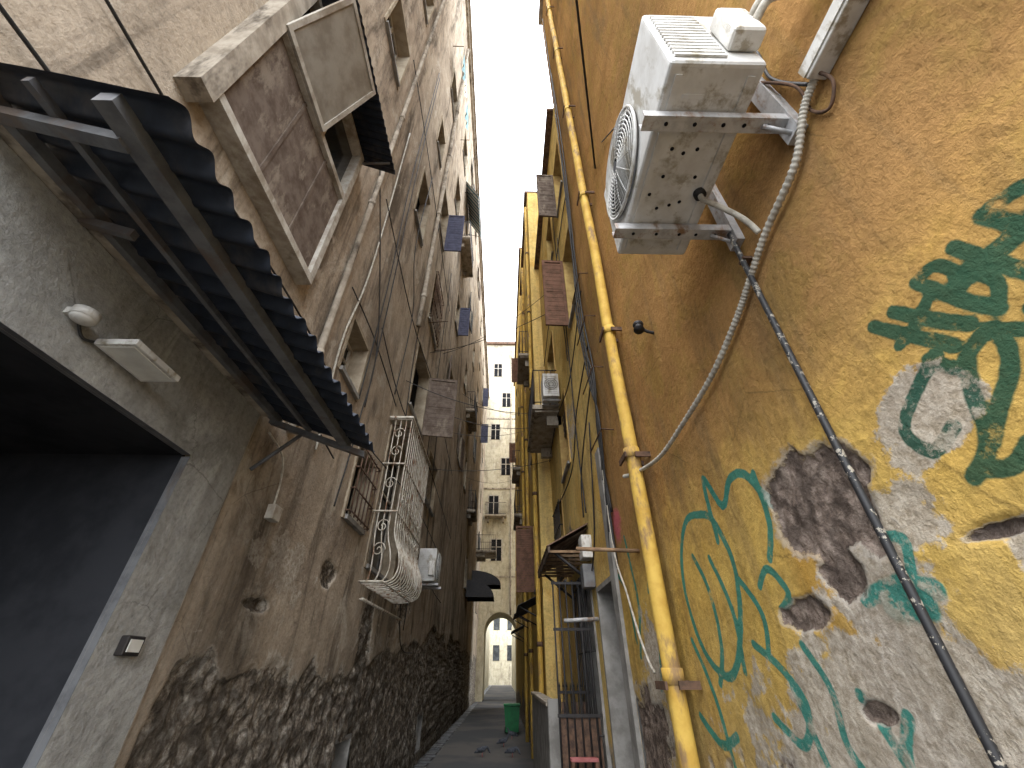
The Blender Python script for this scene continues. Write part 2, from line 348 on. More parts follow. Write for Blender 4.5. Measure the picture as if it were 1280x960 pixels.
for yy in (10.8,13.9,17.2,21,25.4,30):
    for zi,zz in enumerate((4.6,8.2,11.6,15.1,18.6,21.3)):
        if (yy==10.8 and zi==0) or random.random()<.18: continue
        q=random.random(); hh=random.uniform(1.3,1.65) if zi<5 else 1.1; y0=yy+random.uniform(-.5,.5)
        kw=dict(style=random.choice(['glass','dark','dark']))
        if q<.12: kw.update(shut=(None,92),shmat=random.choice(['brownwood','blueshut']))
        elif q<.3: kw.update(shut=(172,174),shmat=random.choice(['brownwood','greenwood']))
        elif q<.55: kw.update(blind=random.uniform(.3,1),shmat=random.choice(['brownwood','frame','greenwood']))
        Lw.append(((y0,y0+random.uniform(.75,1.05),zz+random.uniform(-.3,.3),zz+hh),kw))
cellar=[(5.95,6.55,.25,.95),(11.5,12.1,.2,.8)]
def fL(Y,Z):
    lim=1.62+.5*np.clip((Y-5)/5,0,1.6)+fbm(Y*.9,Z*.9,3,5)*1.1
    gate=np.clip((Y-2.62)/.15,0,1)
    base=np.clip(.5+(lim-Z)*1.6,0,1)*gate
    for c,r,sd in (((4.6,2.42),(.2,.1),5),((6.3,1.9),(.25,.7),9),((8.2,2.7),(.6,.4),10),((3.3,3.6),(.12,.06),13),((7.3,5.2),(.35,.2),14),((3.4,2.0),(.2,.05),8)):
        base=np.maximum(base,blob(Y,Z,c,r,sd))
    white=np.clip(blob(Y,Z,(4.2,1.1),(1.6,.45),21,.5)*1.0,0,1)*.9; white=np.maximum(white,blob(Y,Z,(8.5,1.4),(2.5,.6),22,.5)); white=np.maximum(white,blob(Y,Z,(6.2,3.6),(1.0,1.2),23,.6)*.7)
    white=np.maximum(white,blob(Y,Z,(3.6,2.3),(.5,.25),24,.6)*.8)*gate
    dark=np.clip(.75-Z/1.1,0,1)*.6+np.clip(blob(Y,Z,(6.35,1.6),(.12,1.0),31,.3),0,1)*.9*(Z<2.6)
    dark=dark+np.clip(fbm(Y*1.2,Z*.35,33,5)*3.2-.05,0,.8)*np.clip(1.3-Z/9,0,1)*.85
    dark=np.clip(dark,0,1)*gate
    e=np.clip((base-.45)*8,0,1)
    d=fbm(Y*.6,Z*.4,40,3)*.05*np.clip((Y-2.6),0,1)+fbm(Y*5,Z*5,41,4)*.012-e*(.028+fbm(Y*7,Z*7,43,4)*.09*np.clip(2.2-Z*.3,0.4,1))
    return d,(base,white,dark),(0*Y,0*Y,0*Y)
ops=[door]+[o for o,k in Lw]+cellar
wall("facade_wall",XL,1,[(-.8,2.5,.05),(2.5,7,.02),(7,12,.04),(12,34,.3)],[(0,2.6,.02),(2.6,5,.04),(5,24,.22)],ops,fL,'tan',LB)
mb=MB()
for o,k in Lw: window(mb,XL,1,o,**k)
for o in cellar:
    y0,y1,z0,z1=o
    mb.box((XL-.3,y0-.03,z0-.03),(XL-.28,y1+.03,z1+.03),'dark')
    for a,b in (((y0-.04,z0),(y0,z1)),((y1,z0),(y1+.04,z1)),((y0-.04,z1),(y1+.04,z1+.04)),((y0-.04,z0-.04),(y1+.04,z0))): mb.box((XL-.3,a[0],a[1]),(XL-.03,b[0],b[1]),'stone')
mb.obj("windows",LB)
mb=MB()
mb.box((-12,2.65,0),(XL-.36,34,23.9),'concrete'); mb.box((-12,-.8,2.9),(XL-.36,2.64,23.9),'concrete')
mb.box((-12,-.8,23.9),(XL+.2,34,24.05),'concrete'); mb.box((XL-.3,-.8,23.7),(XL+.1,34,23.897),'concrete')
mb.obj("core_and_roof",LB)
mb=MB()
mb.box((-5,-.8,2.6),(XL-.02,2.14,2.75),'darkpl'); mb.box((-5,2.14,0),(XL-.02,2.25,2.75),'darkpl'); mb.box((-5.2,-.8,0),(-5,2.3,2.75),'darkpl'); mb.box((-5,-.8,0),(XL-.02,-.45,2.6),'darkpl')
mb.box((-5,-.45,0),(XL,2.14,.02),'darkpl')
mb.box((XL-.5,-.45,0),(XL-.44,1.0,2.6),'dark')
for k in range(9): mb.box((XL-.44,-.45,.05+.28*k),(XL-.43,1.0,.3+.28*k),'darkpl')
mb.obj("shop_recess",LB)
def fG(Y,Z): return fbm(Y*1.2,Z*1.2,60,4)*.006+fbm(Y*9,Z*9,61,3)*.002,(0*Y,0*Y,np.clip(fbm(Y*1.1,Z*.6,66,5)*2.5,0,.6)),(0*Y,0*Y,0*Y)
wall("grey_render_surround",XL+.03,1,[(-.8,2.56,.06)],[(0,3.12,.06)],[door],fG,'grayp',LB)
mb=MB()
mb.box((XL-.02,2.561,0),(XL+.028,2.57,3.12),'concrete'); mb.box((XL-.02,2.1405,0),(XL+.028,2.15,2.59),'steel'); mb.box((XL-.02,-.45,2.6005),(XL+.028,2.14,2.612),'steel')
mb.box((XL,-.8,3.125),(XL+.07,2.6,3.2),'concrete')
mb.obj("surround_edges",LB)
mb=MB(); D=lambda d:XL+d
B0,B1,Z0,Z1=.98,2.38,4.3,6.45; F='frame'
mb.box((D(-.02),B0,Z0),(D(.13),B1,Z0+.07),F); mb.box((D(-.02),B1-.07,Z0+.07),(D(.132),B1,Z1),F); mb.box((D(-.02),B0-.12,Z0-.1),(D(.15),B0,Z1),'concrete')
mb.box((D(-.02),B0,5.5),(D(.134),B1-.07,5.57),F); mb.box((D(-.02),B0,Z1-.06),(D(.131),B1-.07,Z1),F); mb.box((D(-.02),1.68,5.57),(D(.129),1.74,Z1-.06),F)
mb.box((D(-.02),B0,Z0+.07),(D(.09),B1-.07,5.5),'brownwood'); mb.box((D(-.02),B0,5.57),(D(.03),B1-.07,Z1-.06),'glass')
for q in (1.45,1.92): mb.box((D(.09),q,Z0+.07),(D(.1),q+.03,5.5),'brownwood')
def sash(y0,y1,a,b):
    a=Vector((a[0],0,a[1])); b=Vector((b[0],0,b[1])); d=(b-a).normalized(); L=(b-a).length; nn=Vector((d.z,0,-d.x))
    def bx(u0,u1,v0,v1,t,m,off=0):
        vs=[]
        for w_ in (-t,t):
            for (u,v) in ((u0,v0),(u1,v0),(u1,v1),(u0,v1)):
                p=a+d*v+nn*(w_+off); vs.append((p.x,u,p.z))
        mb.add(vs,[(0,3,2,1),(4,5,6,7),(0,1,5,4),(1,2,6,5),(2,3,7,6),(3,0,4,7)],m)
    bx(y0,y0+.04,0,L,.016,F); bx(y1-.04,y1,0,L,.016,F); bx(y0+.04,y1-.04,0,.04,.016,F); bx(y0+.04,y1-.04,L-.04,L,.016,F); bx(y0+.04,y1-.04,.04,L-.04,.004,'dirtyglass')
sash(.95,1.68,(XL+.15,5.5),(XL+.45,6.35))
mb.sheet(lambda u,v:(XL+.5*v-.02,.85+1.65*u,6.62-.25*v+.015*math.sin(u*1.65*2*math.pi/.076)),160,3,'slate')
for q in (.9,1.65,2.38): mb.tube([(XL,q,6.35),(XL+.44,q,6.38)],.014,'steel',6)
mb.obj("bay_window",LB)
# ------------------------------------------------------------------ AWNING
aw=empty("corrugated_awning"); mb=MB()
zin=3.22; zout=2.93; xo=-.95
def awf(u,v):
    x=xo+(XL+.03-xo)*v+.006*math.sin(u*31); y=.48+2.26*u
    return (x,y,zout+(zin-zout)*v+.023*math.sin(y*2*math.pi/.125)+.004*math.sin(9*y+7*v))
mb.sheet(awf,420,6,'slate'); mb.sheet(lambda u,v:tuple(Vector(awf(u,v))+Vector((0,0,.004))),420,6,'slate'); mb.obj("corrugated_sheet",aw)
mb=MB()
zs=lambda x:zout+(zin-zout)*(x-xo)/(XL+.03-xo)
def beamY(x,y0=.5,y1=2.72,h=.045,wd=.022,dz=.026): mb.box((x-wd,y0,zs(x)-dz-h),(x+wd,y1,zs(x)-dz),'steel')
beamY(-1.16,h=.05,wd=.03); beamY(-1.72,h=.05,wd=.025); beamY(-1.46,h=.03,wd=.012)
def beamX(y,x0=-.98,x1=XL+.04,r=.022,dz=.101):
    mb.add([(x0,y-r,zs(x0)-dz),(x0,y+r,zs(x0)-dz),(x1,y+r,zs(x1)-dz),(x1,y-r,zs(x1)-dz),(x0,y-r,zs(x0)-dz+.04),(x0,y+r,zs(x0)-dz+.04),(x1,y+r,zs(x1)-dz+.04),(x1,y-r,zs(x1)-dz+.04)],[(0,3,2,1),(4,5,6,7),(0,1,5,4),(1,2,6,5),(2,3,7,6),(3,0,4,7)],'steel')
beamX(.62,-1.18,dz=.098); beamX(2.69,-1.0,dz=.102); beamX(1.02,-1.5,r=.014,dz=.11)
mb.tube([(-1.5,2.69,zs(-1.5)-.1),(XL+.03,2.69,2.75)],.014,'steel',6)
mb.obj("steel_frame",aw)
fl=empty("flood_light"); mb=MB()
mb.box((XL+.05,1.34,2.735),(XL+.23,1.62,2.765),'whitep',bev=.006); mb.box((XL+.068,1.358,2.7315),(XL+.212,1.602,2.7345),'lampgl'); mb.box((XL+.03,1.4,2.75),(XL+.055,1.56,2.80),'steel'); mb.box((XL+.05,1.44,2.765),(XL+.16,1.52,2.785),'steel'); mb.obj("housing",fl)
mb=MB(); mb.ell((XL+.09,1.22,2.765),(.042,.042,.022),'whitep'); mb.tube([(XL+.09,1.22,2.765),(XL+.09,1.22,2.80)],.046,'whitep',18); mb.box((XL+.03,1.19,2.77),(XL+.09,1.25,2.8),'whitep'); mb.tube(spline([(XL+.04,1.25,2.78),(XL+.045,1.3,2.73),(XL+.04,1.38,2.77)],6),.006,'rubber'); mb.obj("motion_sensor")
mb=MB(); mb.box((XL+.03,2.25,1.66),(XL+.07,2.36,1.74),'black',bev=.008); mb.box((XL+.07,2.265,1.675),(XL+.074,2.345,1.725),'lampgl',bev=.001); mb.obj("doorbell_panel")
mb=MB(); mb.box((XL-.01,3.1,2.54),(XL+.06,3.22,2.65),'frame',bev=.01); mb.tube(spline([(XL+.02,3.14,2.65),(XL+.03,3.1,2.85),(XL+.04,2.98,3.0),(XL+.05,2.7,3.05)],8),.008,'cabwhite'); mb.obj("junction_box")
gr=empty("window_security_grille"); mb=MB(); a=XL
prof=[(.33,4.85),(.33,3.9),(.33,3.25),(.36,3.05),(.44,2.85),(.46,2.68),(.40,2.55),(.24,2.5),(.02,2.5)]
pp=spline([(p[0],0,p[1]) for p in prof],6)
for i in range(15):
    yy=5.6+1.75*i/14; mb.tube([(a+p.x,yy,p.z) for p in pp],.010,'iron',6)
for y in (5.6,7.35):
    for k in range(1,4): mb.tube([(a+p.x*k/4,y,max(p.z,2.52)) for p in pp[:-8]],.009,'iron',6)
for zz,dd in ((4.85,.33),(4.1,.33),(3.4,.33),(2.52,.3)):
    mb.tube([(a-.02,5.58,zz),(a+dd,5.58,zz),(a+dd,7.37,zz),(a-.02,7.37,zz)],.014,'iron',6)
mb.box((a-.02,5.55,4.86),(a+.36,7.4,4.89),'iron')
def scroll(cy,cz,r,d=.345,sg=1):
    return [(a+d,cy+sg*r*(1-t/26)*math.cos(t*.42),cz+r*(1-t/26)*math.sin(t*.42)) for t in range(24)]
for i in range(7):
    mb.tube(scroll(5.75+.235*i,3.6,.085),.007,'iron',5); mb.tube(scroll(5.75+.235*i,3.22,.07,.37,-1),.007,'iron',5)
for k,zz in enumerate((4.6,4.3,3.8,3.2,2.9)):
    mb.tube([(a+.17+.09*math.cos(t*.5)*(1-t/22),5.585,zz+.1*math.sin(t*.5)*(1-t/22)) for t in range(20)],.008,'iron',5)
mb.obj("iron_bars",gr)
mb=MB(); mb.tube([(XL+.05,5.7,2.34),(XL+.07,8.0,2.32)],.018,'iron',8); mb.tube([(XL-.02,5.75,2.34),(XL+.05,5.75,2.34)],.012,'iron'); mb.tube([(XL-.02,7.9,2.32),(XL+.07,7.9,2.32)],.012,'iron'); mb.obj("wall_pipe")
# ------------------------------------------------------------------ AC units
def ac(name,x0,x1,y0,y1,z0,z1,front='x-',detail=1):
    e=empty(name); mb=MB(); mb.box((x0,y0,z0),(x1,y1,z1),'white',bev=.018)
    s=-1 if front=='x-' else 1; xf=x0 if s<0 else x1; xb=x1 if s<0 else x0
    cy=y0+(y1-y0)*.62 if detail==1 else y0+(y1-y0)*.4; cz=(z0+z1)/2; R=min((z1-z0),(y1-y0))*.43
    mb.obj("casing",e); mb=MB()
    seg=40
    vs=[(xf+s*.004,cy,cz)]+[(xf+s*.004,cy+R*math.cos(2*math.pi*k/seg),cz+R*math.sin(2*math.pi*k/seg)) for k in range(seg)]
    mb.add(vs,[(0,k+1,(k+1)%seg+1) for k in range(seg)],'steel')
    for k in range(5):
        a0=2*math.pi*k/5; q=[]
        for j in range(5):
            aa=a0+.22*j; q.append((xf+s*(.006+.003*j),cy+R*.88*math.cos(aa),cz+R*.88*math.sin(aa)))
        q+= [(xf+s*.012,cy+R*.2*math.cos(a0+.5),cz+R*.2*math.sin(a0+.5)),(xf+s*.006,cy+R*.2*math.cos(a0),cz+R*.2*math.sin(a0))]
        mb.add(q,[tuple(range(len(q)))],'darkpl')
    rings=13 if detail==1 else 6
    for i in range(rings):
        rr=R*(.16+.86*i/(rings-1)); dd=.03*(1-(rr/R)**2*.7)
        mb.tube([(xf+s*(.012+dd),cy+rr*math.cos(2*math.pi*k/36),cz+rr*math.sin(2*math.pi*k/36)) for k in range(36)],.0032 if i<rings-1 else .008,'white',5,closed=True)
    for k in range(16):
        aa=2*math.pi*k/16; mb.tube([(xf+s*(.012+.03*(1-t*t*.7)),cy+R*t*math.cos(aa),cz+R*t*math.sin(aa)) for t in (.15,.4,.7,1.02)],.003,'white',4)
    mb.obj("fan_grille",e); mb=MB()
    k=int((z1-z0)/.035)
    for yy,sg in ((y0,-1),(y1,1)):
        for i in range(1,k-1):
            zz=z0+i*.035; mb.box((x0+.02,yy+sg*.001,zz),(x0+(x1-x0)*.6,yy+sg*.009,zz+.018),'white')
    mb.box((x0+(x1-x0)*.64,y0-.075,z0+.09),(x1-.005,y0-.001,z0+.36*(z1-z0)+.14),'whitep',bev=.02)
    if detail==1:
        for (px,py) in ((.3,.36),(.45,.38),(.6,.36),(.35,.68),(.5,.66),(.62,.64),(.3,.5),(.7,.5),(.2,.6)):
            mb.tube([(x0+(x1-x0)*px,y0+(y1-y0)*py,z0-.0015),(x0+(x1-x0)*px,y0+(y1-y0)*py,z0+.004)],.008,'dark',10)
        for xx in (x0+.03,x1-.055): mb.box((xx,y0+.04,z0-.006),(xx+.025,y1-.04,z0-.0005),'white')
        mb.box((x0+.08,y0+.1,z0-.004),(x1-.09,y0+.115,z0-.0005),'white'); mb.box((x0+.08,y1-.115,z0-.004),(x1-.09,y1-.1,z0-.0005),'white')
    mb.obj("end_panels",e)
    mb=MB(); wl=(XR if s<0 else XL)
    for f in (.22,.80):
        yy=y0+(y1-y0)*f; xa=xf-s*.0+s*.06
        # upturned C channel arm
        mb.box((xa,yy-.027,z0-.056),(wl,yy+.027,z0-.051),'galv'); mb.box((xa,yy-.027,z0-.0505),(wl,yy-.022,z0-.012),'galv'); mb.box((xa,yy+.022,z0-.0505),(wl,yy+.027,z0-.012),'galv')
        for q in (.03,.14,.25,.33,.42): mb.tube([(xf-s*q,yy,z0-.058),(xf-s*q,yy,z0-.0565)],.008,'dark',8)
        mb.box((wl+s*.04,yy-.035,z0-.13),(wl,yy+.035,z0+.42),'galv')
        mb.tube([(wl+s*.02,yy,z0-.12),(wl+s*.13,yy,z0-.06)],.009,'galv',6)
        for q in (.07,.27): mb.box((xf-s*q,yy-.02,z0-.0115),(xf-s*(q+.05),yy+.02,z0-.0065),'rubber')
    mb.obj("wall_bracket",e); return e
A=ac("air_conditioner",.57,.92,.50,1.32,3.36,3.92)
mb=MB(); mb.tube([(.86,.98,3.37),(.86,.98,3.335)],.026,'rubber',14); mb.tube(spline([(.86,.98,3.34),(.87,.985,3.31),(.93,.99,3.27),(1.0,.985,3.17),(1.045,.995,3.09)],8),.012,'cabwhite',8); mb.obj("drain_hose",A)
mb=MB()
for dz in (0,.045): mb.tube(spline([(.9,.45,3.55+dz),(.93,.38,3.58+dz),(1.0,.36,3.6+dz),(1.05,.3,3.5+dz),(1.07,.2,3.36+dz*.4)],8),.016,'cabwhite',8)
mb.obj("refrigerant_pipes",A)
ac("air_conditioner",XL+.06,XL+.42,8.9,9.7,3.08,3.7,'x+',2)
mb=MB(); mb.box((1.03,-.7,3.27),(1.098,.52,3.35),'whitep',bev=.006); mb.box((1.024,-.7,3.285),(1.0295,.52,3.335),'whitep'); mb.obj("cable_trunking")
pts=spline([(1.07,.5,3.3),(1.06,.6,3.25),(1.06,.74,3.13),(1.06,.99,3.07),(1.06,1.18,2.99),(1.06,1.36,2.92),(1.055,1.65,2.84),(1.05,2.03,2.8),(1.04,2.5,2.78),(1.0,2.9,2.84),(.95,3.05,2.87)],44)
mb=MB(); mb.tube(pts,.015,'cabwhite',8,rad=[.0125+(.0026 if i%4<2 else 0) for i in range(len(pts))]); mb.obj("flexible_conduit")
mb=MB(); mb.tube(spline([(1.06,1.15,3.34),(1.055,1.15,2.6),(1.06,1.155,1.6),(1.055,1.15,.1)],10),.012,'speck',10)
for zz in (3.1,1.4): mb.box((1.05,1.13,zz),(1.1,1.17,zz+.015),'rust')
mb.obj("black_drain_pole")
def obj1(name,fn): m_=MB(); fn(m_); return m_.obj(name)
obj1("power_cable",lambda m:[m.tube(spline([(1.075,.55,3.32),(1.08,.62,3.6),(1.08,.6,3.9),(1.07,.8,4.4),(1.08,1.2,5.2),(1.08,2.2,6.6)],10),.007,'rubber',6),m.tube(spline([(1.06,.5,3.28),(1.075,.5,3.2),(1.08,.56,3.15),(1.08,.6,3.24),(1.07,.58,3.4),(1.07,.7,3.8)],10),.006,'rust',6)])
# ------------------------------------------------------------------ RIGHT BUILDINGS
RB=empty("apartment_building")
Rw=[((4.25,5.05,6.4,8.1),dict(rev='revealy',style='dark',shut=(None,88),shmat='redwood')),
    ((4.25,5.05,9.6,11.3),dict(rev='revealy',shut=(None,88),shmat='brownwood')),
    ((6.0,6.9,9.7,11.4),dict(rev='revealy',style='dark')),
    ((6.3,7.2,4.5,5.9),dict(rev='revealy',style='dark',blind=.35,shmat='brownwood')),
    ((7.2,8.3,6.15,8.2),dict(rev='revealy',style='glass')),
    ((5.65,6.6,.2,2.65),dict(rev='stone',style='dark',grille='black',sill=False)),
    ((4.42,5.2,0.1,2.35),dict(rev='stone',style='dark',sill=False)),
    ((7.6,8.5,2.9,4.3),dict(rev='revealy',style='dark',grille='black'))]
def fR(Y,Z):
    ex=0*Y
    for c,r,sd in (((1.39,2.07),(.24,.19),5),((1.66,1.77),(.14,.05),6),((.91,1.86),(.1,.02),7),((1.40,1.86),(.1,.09),17),((2.2,.9),(.7,.35),9),((3.9,1.2),(.4,.3),12),((3.0,.5),(1.5,.4),11),((1.5,1.5),(.07,.03),27)):
        ex=np.maximum(ex,blob(Y,Z,c,r,sd,.24,9))
    wh=0*Y
    for c,r,sd in (((.9,2.14),(.17,.11),15),((1.5,1.5),(.4,.24),16),((1.3,1.82),(.2,.17),18),((1.75,1.2),(.8,.35),19),((.78,1.8),(.12,.08),25),((3.6,1.5),(.2,.5),24),((1.15,1.95),(.12,.1),26),((1.3,1.55),(.3,.15),28)):
        wh=np.maximum(wh,blob(Y,Z,c,r,sd,.36,7))
    gm=np.clip(fbm(Y*.8,Z*.5,77,5)*2.2-.12,0,.7)+np.clip(.3-Z,0,1)
    gm=gm+np.clip(blob(Y,Z,(1.0,3.0),(.5,.3),78,.4),0,1)*.35
    gr_=0*Y
    S=lambda p,w_: stroke(Y,Z,p,w_)
    for p,w_ in ([((.87,2.44),(.80,2.34),(.735,2.25)),.02],[((.80,2.43),(.73,2.33),(.68,2.27)),.02],[((.84,2.34),(.77,2.36),(.70,2.40)),.016],
                 [((.71,2.45),(.66,2.33),(.62,2.26)),.019],[((.71,2.45),(.655,2.45),(.635,2.40),(.66,2.355),(.61,2.36),(.59,2.31),(.62,2.26)),.016],
                 [((.60,2.45),(.57,2.36),(.54,2.28)),.018],[((.62,2.38),(.55,2.37),(.50,2.37),(.42,2.38)),.024],[((.52,2.46),(.48,2.34),(.44,2.26)),.02],[((.5,2.46),(.44,2.44),(.4,2.4)),.018],
                 [((.78,2.26),(.88,2.21),(.965,2.14),(.93,2.06),(.85,2.09)),.018],[((.80,2.26),(.76,2.2),(.71,2.22),(.65,2.23),(.67,2.15),(.74,2.08),(.80,2.02)),.018],
                 [((.73,2.21),(.77,2.13),(.79,2.05),(.83,2.0),(.88,1.97)),.02],[((.66,2.23),(.60,2.18),(.55,2.14),(.59,2.07),(.66,2.05)),.017],[((.64,2.0),(.58,2.04),(.5,2.02)),.015],[((.86,1.98),(.80,1.96),(.74,1.99)),.018],[((.58,2.22),(.53,2.15),(.52,2.05)),.016]):
        gr_=np.maximum(gr_,S(p,w_))
    te=0*Y
    for p,w_ in ([((2.15,2.15),(2.12,2.47),(2.0,2.28),(1.86,2.36),(1.72,2.33),(1.6,2.14),(1.5,2.19),(1.46,2.16)),.02],[((1.66,2.31),(1.68,2.1),(1.76,1.98)),.018],
                 [((2.2,2.3),(2.45,2.35),(2.66,2.2),(2.74,1.95),(2.66,1.7),(2.45,1.58),(2.28,1.65),(2.12,1.85),(2.06,2.05),(2.14,2.25),(2.25,2.32)),.02],
                 [((2.5,2.15),(2.4,1.95),(2.42,1.7),(2.55,1.55)),.018],[((2.3,2.1),(2.2,1.85),(2.25,1.6)),.017],[((1.9,1.9),(1.8,1.95),(1.72,1.85),(1.8,1.8)),.016],
                 [((1.27,1.75),(1.18,1.745)),.04],[((1.36,1.78),(1.22,1.80),(1.12,1.77)),.024],[((1.18,1.8),(1.14,1.9),(1.25,1.92)),.016],[((1.55,1.54),(1.5,1.45),(1.46,1.36)),.02],[((1.4,1.5),(1.46,1.42),(1.5,1.3)),.018],
                 [((2.1,1.7),(1.95,1.62),(1.85,1.5),(1.95,1.38),(2.1,1.45)),.017],[((1.75,1.68),(1.68,1.55),(1.7,1.4),(1.6,1.3)),.016],[((2.05,1.95),(1.95,1.8),(2.0,1.65)),.016],
                 [((3.4,2.1),(3.3,2.3),(3.2,2.2),(3.22,1.9),(3.4,1.7),(3.5,1.5)),.022],[((2.9,1.4),(2.7,1.3),(2.5,1.35)),.02],[((3.8,2.6),(3.7,2.1),(3.85,1.7)),.022],[((1.9,1.55),(1.85,1.35),(1.8,1.2)),.016],[((2.8,1.75),(2.65,1.5),(2.6,1.2)),.018],
                 [((4.3,2.4),(4.0,2.2),(3.9,1.8)),.022]):
        te=np.maximum(te,S(p,w_))
    pk=blob(Y,Z,(4.0,2.75),(.16,.2),71,.3)*.8
    e=np.clip((ex-.45)*9,0,1); wv=np.clip((wh-.47)*8,0,1)
    d=fbm(Y*.7,Z*.6,50,3)*.05*np.clip(np.abs(Z-0)/1,0,1)+fbm(Y*2.6,Z*2.6,52,4)*.012+fbm(Y*6,Z*6,51,4)*.006-e*(.016+fbm(Y*24,Z*24,53,3)*.018)-wv*.003*(1-e)
    return d,(ex,wh,np.clip(gm,0,1)),(gr_,te,pk)
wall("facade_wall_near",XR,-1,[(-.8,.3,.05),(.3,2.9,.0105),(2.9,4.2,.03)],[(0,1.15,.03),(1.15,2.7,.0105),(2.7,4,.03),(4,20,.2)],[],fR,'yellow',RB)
def fR2(Y,Z):
    ex=np.clip(.5+(.9+fbm(Y*.8,Z*.8,3,4)*1.4-Z)*1.2,0,1); ex=np.maximum(ex,blob(Y,Z,(7,3.3),(.4,.3),82))
    return fbm(Y*.7,Z*.6,50,3)*.05-np.clip((ex-.45)*8,0,1)*.02,(ex,blob(Y,Z,(6.5,5),(1,.6),81,.5)*.8,0*Y),(0*Y,stroke(Y,Z,((5.3,2.2),(5.4,1.8),(5.25,1.5)),.03),0*Y)
wall("facade_wall_mid",XR,-1,[(4.2,9.2,.06)],[(0,4,.06),(4,13.1,.2)],[o for o,k in Rw],fR2,'ochre',RB)
mb=MB()
for o,k in Rw: window(mb,XR,-1,o,**k)
mb.obj("windows",RB)
mb=MB(); mb.box((1.46,-.8,0),(12,4.18,19.9),'concrete'); mb.box((1.46,4.18,0),(12,9.2,13),'concrete')
mb.box((.99,-.8,19.9),(12,4.3,20.05),'concrete'); mb.box((.95,4.3,13),(12,9.2,13.12),'tile'); mb.box((XR,4.19,13.12),(1.46,4.22,19.9),'yellow')
mb.box((1.06,4.205,0),(1.1,4.38,3.7),'stone')
mb.obj("core_and_roof",RB)
mb=MB(); balcony(mb,XR,-1,7.0,9.0,6.05,.55,.9); mb.obj("balcony",RB)
def small_ac(x0,x1,y0,y1,z0,z1):
    e=empty("air_conditioner"); mb=MB(); mb.box((x0,y0,z0),(x1,y1,z1),'white',bev=.015)
    for i in range(10): mb.box((x0+.04,y0-.008,z0+.06+i*(z1-z0-.1)/10),(x1-.04,y0-.001,z0+.06+i*(z1-z0-.1)/10+.02),'white')
    cy,cx,cz=y0-.01,(x0+x1)/2,(z0+z1)/2
    for r in (.05,.09,.13): mb.tube([(cx+r*math.cos(k*.3),cy-.012,cz+r*math.sin(k*.3)) for k in range(21)],.005,'steel',4,closed=True)
    mb.box((x0,y0+.1,z0-.04),(XR,y0+.13,z0-.002),'galv'); mb.box((x0,y1-.13,z0-.04),(XR,y1-.1,z0-.002),'galv'); mb.obj("casing",e)
small_ac(.74,1.06,6.6,7.0,6.0,6.55)
cn=empty("tiled_door_canopy"); mb=MB()
mb.sheet(lambda u,v:(1.12-.57*v,5.4+1.75*u,3.2-.3*v+.03*abs(math.sin(u*1.75*math.pi/.16))),110,4,'tile'); mb.sheet(lambda u,v:(1.12-.56*v,5.42+1.7*u,3.16-.3*v),2,2,'brownwood')
for q in range(8): mb.box((1.1,5.45+.23*q,2.84),(.57,5.48+.23*q,2.87),'wood')
for q in (5.5,6.95): mb.tube([(1.09,q,2.5),(.65,q,2.85)],.02,'black',6)
mb.box((.56,5.4,2.83),(.585,7.15,2.9),'brownwood'); mb.obj("canopy",cn)
dp=empty("yellow_drainpipe"); mb=MB(); mb.tube([(.985+.004*math.sin(z*1.3),2.87+.006*math.sin(z*.9+1),z*.5) for z in range(0,40)],.052,'yellowpipe',18)
for z in (1.57,2.97,4.25,6.6,9.2,12,15): 
    mb.tube([(.985,2.87,z-.03),(.985,2.87,z+.05)],.062,'yellowpipe',18); mb.box((.98,2.78,z-.05),(1.1,2.795,z-.01),'rust'); mb.box((.98,2.945,z-.05),(1.1,2.96,z-.01),'rust'); mb.box((.9,2.78,z-.052),(.915,2.96,z-.012),'rust')
mb.obj("pipe",dp)
mb=MB(); mb.tube(spline([(1.07,4.1,3.75),(1.06,4.12,3.3),(1.05,4.06,2.53),(1.04,3.8,2.15),(1.0,3.5,1.85),(.97,3.25,1.66),(.95,3.1,1.6)],10),.009,'cabwhite',6); mb.obj("wall_cable")
mb=MB()
for dy,z0,z1 in ((0,2.9,14),(.08,2.4,19),(.17,3.3,12),(.26,2.6,9)):
    mb.tube(spline([(1.07,3.85+dy,z1),(1.06,3.8+dy+.05*dy,z1*.7),(1.03,3.95+dy*1.3,6),(1.04,3.82+dy,4.5),(1.03,3.98-dy*.5,3.8),(1.07,4.02+dy,z0)],8),.012,'rubber',6)
for z in (3.6,4.4,5.2,6.0): mb.tube([(1.1,3.6,z),(.98,3.62,z+.02),(.97,4.2,z+.03)],.008,'rust',5)
for p in ([(4.0,5.1),(5.2,4.8),(6.2,4.2),(9,4.4)],[(4.1,4.6),(5.3,3.9),(5.5,3.3)],[(4.0,6.1),(5.5,5.6),(7.4,5.9),(9,5.7)],[(5.3,9.2),(5.35,6),(5.4,4.4),(5.3,3.3)],[(4.1,8.8),(5.6,8.9),(9,8.6)],[(5.5,12),(5.6,8.8),(5.5,6.0)],[(4.5,4.2),(4.9,3.0),(5.3,2.6)]):
    mb.tube(spline([(XR-.03,a_,b_) for a_,b_ in p],8),.010,'rubber',5)
mb.obj("cable_bundle")
